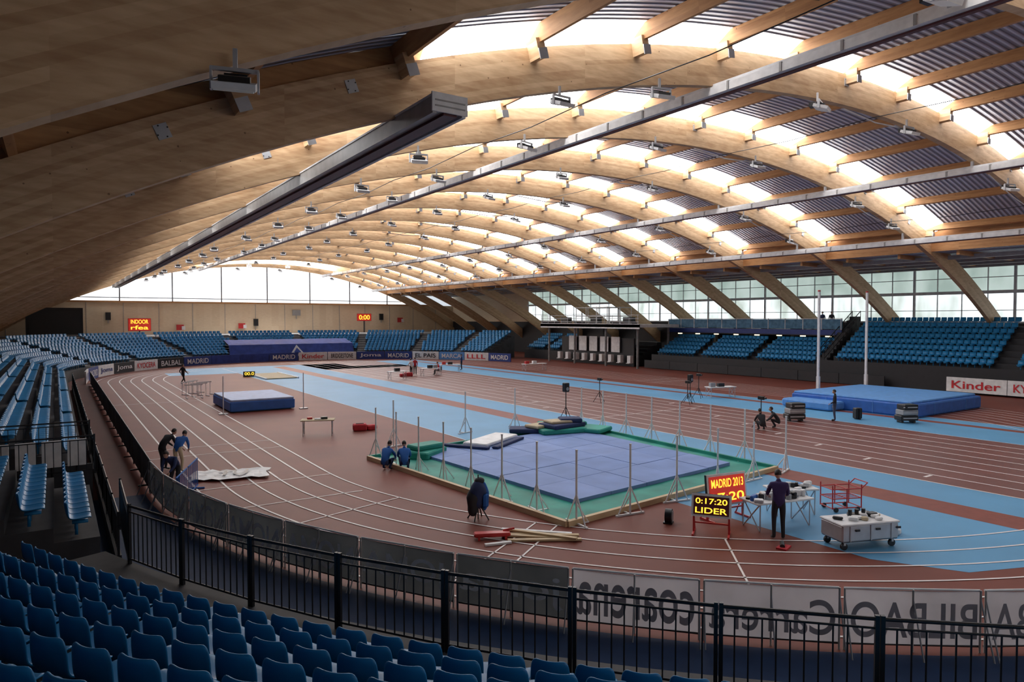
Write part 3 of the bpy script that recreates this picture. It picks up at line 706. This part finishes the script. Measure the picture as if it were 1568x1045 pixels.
tripod('loudspeaker_on_stand',(23.4,29.6,0),1.75,'spk'); tripod('camera_on_tripod',(35.2,31.4,0),1.4,'cam'); tripod('camera_on_tripod',(35.9,31.8,0),1.5,'spk'); tripod('camera_on_tripod',(38.6,33.4,0),1.6,'cam'); tripod('camera_on_tripod',(30.6,22.3,0),1.5,'cam'); tripod('camera_on_tripod',(31,35.5,0),1.5,'cam')
def case(name,loc,rz):
    b=MB()
    for k in range(3): b.rbox((.03*k,0,.28+.3*k),(1.0-.08*k,.65,.28),['black','grey','black'][k],.03,.05*k); b.box((0,-.34,.28+.3*k),(.8,.02,.05),'steel')
    for x in (-.35,.35): b.cyl((x,-.2,.07),(x,.2,.07),.07,'black',10)
    b.obj(name,loc,rz)
case('flight_case_stack',(34.4,22.9,0),-.5); case('flight_case_stack',(39.0,19.1,0),-.5); 
b=MB(); b.box((0,0,.3),(.06,.5,.6),'blackp'); b.rbox((0,0,.35),(.4,.35,.6),'black',.04); b.obj('loudspeaker_box',(38.0,21.3,0),-.4)
# white sheet on track
b=MB(); n=10; v=[];f=[]
for i in range(n+1):
    for j in range(7): v.append((i*.26-1.3+.08*sin(j*1.3),j*.26-.78+.1*sin(i),.04+.07*abs(sin(i*1.7+j*2.3))))
for i in range(n):
    for j in range(6): f.append((i*7+j,(i+1)*7+j,(i+1)*7+j+1,i*7+j+1))
b.add(v,f,'adwhite'); b.text('TU',(.1,0,.14),(1,0,0),1.0,.8,'black',(0,1,0)); b.obj('banner_cloth_on_floor',(5.2,26.2,0),-.3)
b=MB()
for k in range(2):
    o=k*1.6
    for z in (.1,1.0): b.cyl((0,o,z),(0,o+1.4,z),.022,'jblue',8)
    for i in range(10): b.cyl((0,o+i*1.4/9,.1),(0,o+i*1.4/9,1.0),.012,'jblue',6)
    for y in (o+.2,o+1.2): b.box((0,y,.03),(.5,.05,.05),'jblue')
b.obj('crowd_barrier',(2.9,22.2,0),-.35)
b=MB(); b.box((18,70,.05),(2.8,7,.1),'tan'); b.box((16.5,70,.07),(.15,7.4,.14),'adwhite'); b.box((19.5,70,.07),(.15,7.4,.14),'adwhite'); b.obj('sand_pit')
b=MB(); b.box((0,0,.3),(1.1,.15,.45),'black'); b.text('00.0',(0,-.09,.3),(1,0,0),.9,.3,'led'); b.box((0,0,.04),(1.1,.4,.08),'black'); b.obj('small_led_display',(16,71,0))
def hurdle(loc,rz):
    b=MB(); b.box((0,0,.95),(1.2,.03,.09),'adwhite')
    for x in (-.5,.5): b.cyl((x,0,.03),(x,0,.95),.02,'ltgrey',8); b.box((x,-.3,.03),(.05,.7,.05),'ltgrey')
    b.obj('hurdle',loc,rz)
for i in range(5): hurdle((8.3+.5*(i%3),54+i*.9,0),.2*i)

# ---------------- people
def seg_d(p,a,b_):
    ab=b_-a; t=max(0,min(1,(p-a).dot(ab)/max(ab.length_squared,1e-9))); return (p-(a+ab*t)).length
def person(name,loc,rz,J={},shirt='dkblue',pants='blk',sleeve=True,pitch=0,yaw=0,sc_=1.0,hair='hair'):
    D=dict(pelvis=(0,0,.94),spine=(0,.005,1.12),chest=(0,0,1.32),neck=(0,-.01,1.47),
      hipL=(-.095,0,.88),kneeL=(-.105,.02,.49),ankL=(-.11,-.03,.09),toeL=(-.13,.15,.04),
      hipR=(.095,0,.88),kneeR=(.105,.02,.49),ankR=(.11,-.03,.09),toeR=(.13,.15,.04),
      shL=(-.185,-.01,1.40),elL=(-.24,-.03,1.12),wrL=(-.24,.07,.88),shR=(.185,-.01,1.40),elR=(.24,-.03,1.12),wrR=(.24,.07,.88))
    D.update(J)
    if 'head' not in D:
        n=Vector(D['neck']); c=Vector(D['chest']); d=(n-c).normalized(); D['head']=tuple(n+d*.06+Vector((0,0,.03)))
    D={k:Vector(v) for k,v in D.items()}
    rads=dict(pelvis=(.15,.115),spine=(.135,.105),chest=(.165,.115),neck=(.062,.062),head=(.055,.055),hipL=(.092,.09),kneeL=(.062,.062),ankL=(.045,.045),toeL=(.045,.032),
      shL=(.07,.07),elL=(.048,.048),wrL=(.033,.03))
    for k in list(rads):
        if k.endswith('L'): rads[k[:-1]+'R']=rads[k]
    E=[('pelvis','spine','t'),('spine','chest','t'),('chest','neck','n'),('neck','head','h'),('pelvis','hipL','p'),('hipL','kneeL','p'),('kneeL','ankL','p'),('ankL','toeL','s'),('pelvis','hipR','p'),('hipR','kneeR','p'),('kneeR','ankR','p'),('ankR','toeR','s'),
      ('chest','shL','t'),('shL','elL','t'),('elL','wrL','a'),('chest','shR','t'),('shR','elR','t'),('elR','wrR','a')]
    names=list(D); me=bpy.data.meshes.new('p'); me.from_pydata([D[n] for n in names],[(names.index(a),names.index(b_)) for a,b_,_ in E],[])
    ob=bpy.data.objects.new('p',me); sc.collection.objects.link(ob); ob.modifiers.new('sk','SKIN')
    for i,n in enumerate(names):
        sv=me.skin_vertices[0].data[i]; sv.radius=rads[n]; sv.use_root=(n=='pelvis')
    ob.modifiers[0].use_smooth_shade=True
    ss=ob.modifiers.new('ss','SUBSURF'); ss.levels=2; ss.render_levels=2
    dg=bpy.context.evaluated_depsgraph_get(); e=bpy.data.meshes.new_from_object(ob.evaluated_get(dg))
    b=MB(); vs=[v.co.copy() for v in e.vertices]; groups={}
    lab={'t':shirt,'n':shirt,'h':'skin','p':pants,'s':'black','a':shirt if sleeve else 'skin'}
    for p in e.polygons:
        c=p.center; best=min(E,key=lambda q:seg_d(c,D[q[0]],D[q[1]])-.5*(rads[q[0]][0]+rads[q[1]][0]))
        k=lab[best[2]]
        groups.setdefault(k,[]).append(tuple(p.vertices))
    o=len(b.v); b.v.extend([tuple(v) for v in vs])
    for k,fs in groups.items():
        i=b.mi(k)
        for q in fs: b.f.append(tuple(a+o for a in q)); b.m.append(i); b.sm.append(True)
    bpy.data.objects.remove(ob); bpy.data.meshes.remove(e)
    R=Matrix.Rotation(yaw,3,'Z')@Matrix.Rotation(-pitch,3,'X'); hc=D['head']+R@Vector((0,.02,.10))
    def hf(p):
        if p.z<0: p=Vector((p.x*(1+p.z*2.2),p.y*(1+p.z*.8)+.012,p.z))
        return p
    b.sph(hc,(.076,.094,.118),'skin',18,14,R,hf)
    def at(x,y,z): return hc+R@Vector((x,y,z))
    b.cyl(at(0,.088,.012),at(0,.112,-.022),.008,'skin',8,.015); b.sph(at(0,.106,-.026),.014,'skin',8,6)
    for x in (-.03,.03): b.sph(at(x,.084,.012),(.012,.008,.008),'white',8,6,R); b.sph(at(x,.091,.012),.005,'eye',8,6); b.box(at(x,.09,.032),(.026,.008,.006),hair,0)
    for x in (-.078,.078): b.sph(at(x,-.005,-.002),(.010,.020,.030),'skin',8,6,R)
    b.sph(at(0,.082,-.058),(.024,.010,.006),'redc',8,6,R)
    def hr(p):
        if p.y>.045 and p.z<.045: return Vector((p.x*.9,.04,p.z))
        if p.z<-.04: return Vector((p.x*.85,p.y*.85,-.04+(p.z+.04)*.4))
        return p
    b.sph(at(0,-.012,.018),(.085,.100,.118),hair,16,12,R,hr)
    for s_,el,wr in ((-1,'elL','wrL'),(1,'elR','wrR')):
        d=(D[wr]-D[el]).normalized(); u=Vector((0,0,1)).cross(d)
        if u.length<.1: u=Vector((1,0,0))*1
        u.normalize(); n=d.cross(u).normalized(); w=D[wr]
        Rm=Matrix((u,d,n)).transposed()
        b.sph(w+d*.05,(.040,.055,.018),'skin',10,8,Rm)
        for k in range(4):
            off=(-.028+.019*k); L=[.065,.075,.07,.055][k]; p0=w+d*.09+u*off; p1=p0+d*L*.55-n*.008; p2=p1+d*L*.4-n*.025
            b.cyl(p0-d*.02,p1,.009,'skin',6,.008); b.cyl(p1,p2,.008,'skin',6,.006); b.sph(p1,.0085,'skin',6,4); b.sph(p2,.0065,'skin',6,4)
        t0=w+d*.03-u*s_*.03; t1=t0-u*s_*.03+d*.03-n*.008; t2=t1+d*.03-n*.012
        b.cyl(t0,t1,.012,'skin',6,.010); b.cyl(t1,t2,.010,'skin',6,.007); b.sph(t1,.010,'skin',6,4); b.sph(t2,.007,'skin',6,4)
    return b.obj(name,loc,rz,sc_)
WORK=dict(elL=(-.25,.14,1.13),wrL=(-.16,.38,1.02),elR=(.25,.14,1.13),wrR=(.14,.38,1.0),neck=(0,.05,1.46),chest=(0,.03,1.31))
BEND=dict(pelvis=(0,-.12,.92),spine=(0,.02,1.07),chest=(0,.2,1.19),neck=(0,.34,1.25),shL=(-.18,.24,1.23),shR=(.18,.24,1.23),elL=(-.2,.34,.98),wrL=(-.12,.5,.82),elR=(.2,.34,.98),wrR=(.12,.5,.8),hipL=(-.09,-.1,.87),hipR=(.09,-.1,.87),kneeL=(-.11,0,.48),kneeR=(.11,.04,.48))
CR=dict(pelvis=(0,-.2,.32),spine=(0,-.1,.5),chest=(0,.06,.67),neck=(0,.16,.8),shL=(-.18,.08,.74),shR=(.18,.08,.74),elL=(-.24,.26,.5),wrL=(-.12,.46,.35),elR=(.24,.26,.5),wrR=(.12,.46,.33),hipL=(-.1,-.18,.3),hipR=(.1,-.18,.3),kneeL=(-.17,.2,.47),kneeR=(.17,.24,.42),ankL=(-.13,.0,.09),ankR=(.13,-.02,.09),toeL=(-.15,.17,.04),toeR=(.15,.15,.04))
WALK=dict(kneeL=(-.1,.2,.5),ankL=(-.1,.3,.1),toeL=(-.11,.47,.06),kneeR=(.1,-.03,.48),ankR=(.1,-.3,.13),toeR=(.11,-.14,.04),elL=(-.24,-.14,1.14),wrL=(-.2,-.05,.92),elR=(.24,.08,1.13),wrR=(.2,.28,.98))
SIT=dict(pelvis=(0,-.1,.5),spine=(0,-.08,.68),chest=(0,-.02,.88),neck=(0,.02,1.02),shL=(-.185,-.01,.96),shR=(.185,-.01,.96),elL=(-.25,.08,.72),wrL=(-.16,.3,.64),elR=(.25,.08,.72),wrR=(.16,.3,.64),hipL=(-.1,-.06,.47),hipR=(.1,-.06,.47),kneeL=(-.12,.36,.48),kneeR=(.12,.36,.48),ankL=(-.12,.38,.09),ankR=(.12,.38,.09),toeL=(-.12,.55,.04),toeR=(.12,.55,.04))
person('technician_standing',(15.45,10.7,0),-.75,WORK,'purple','blk',False,.55,0,1.03)
person('man_standing',(36.2,21.6,0),.5,dict(wrL=(-.16,.2,1.0),elL=(-.25,.0,1.12)),'blk','jeans',True,.25)
person('official_bending',(3.75,27.9,0),-.6,BEND,'jblue','tan',True,.6)
person('official_bending',(3.35,28.7,0),-1.0,BEND,'blk','blk',True,.5)
person('official_crouching',(10.35,24.0,0),-.9,CR,'jblue','dkblue',True,.5)
person('official_crouching',(10.9,23.6,0),-.4,CR,'jblue','dkblue',True,.6)
person('athlete_walking',(9.3,66,0),-1.0,WALK,'blk','blk',True,.1)
person('man_standing',(29.9,63,0),.3,WORK,'adwhite','blk',True,.2)
person('man_standing',(30.8,64,0),-.5,{},'redc','blk',True,.1)
person('official_sitting',(32.8,62.7,0),1.4,SIT,'redc','blk',True,.3)
person('man_standing',(38,67,0),.9,{},'dkblue','blk',True,.1)
person('photographer_crouching',(30.1,21.9,0),-.5,CR,'blk','blk',True,.1)
person('photographer_crouching',(31.4,22.0,0),.6,CR,'blk','blk',True,.1)
person('spectator_standing',(62.6,37.8,4.7),1.9,{},'blk','blk',True,.1)
person('spectator_standing',(62.7,38.8,4.7),1.6,{},'dkblue','blk',True,.1)
person('official_bending',(3.15,24.5,0),2.5,BEND,'dkblue','blk',True,.5)
b=MB(); b.box((0,-.1,.4),(.45,.4,.05),'black'); b.box((0,-.32,.65),(.42,.04,.4),'black')
for x in (-.2,.2):
    for y in (-.28,.08): b.cyl((x,y,0),(x,y,.4),.015,'steel',6)
b.obj('folding_chair',(32.8,62.7,0),1.4)

# ---------------- light
w=bpy.data.worlds.new('world'); sc.world=w; w.use_nodes=True
bg=w.node_tree.nodes['Background']; bg.inputs[0].default_value=(.85,.92,1,1); bg.inputs[1].default_value=.8
def area(name,loc,rot,sx,sy,e,col=(1,1,1)):
    l=bpy.data.lights.new(name,'AREA'); l.shape='RECTANGLE'; l.size=sx; l.size_y=sy; l.energy=e; l.color=col
    o=bpy.data.objects.new(name,l); o.location=loc; o.rotation_euler=rot; sc.collection.objects.link(o)
area('end_wall_fill',(30,114.2,15.6),(rad(38),0,0),36,.5,11000)  # extra fill lamp in the last bay, added to brighten the far wall
sc.view_settings.view_transform='Standard'; sc.view_settings.look='None'; sc.view_settings.exposure=0.0
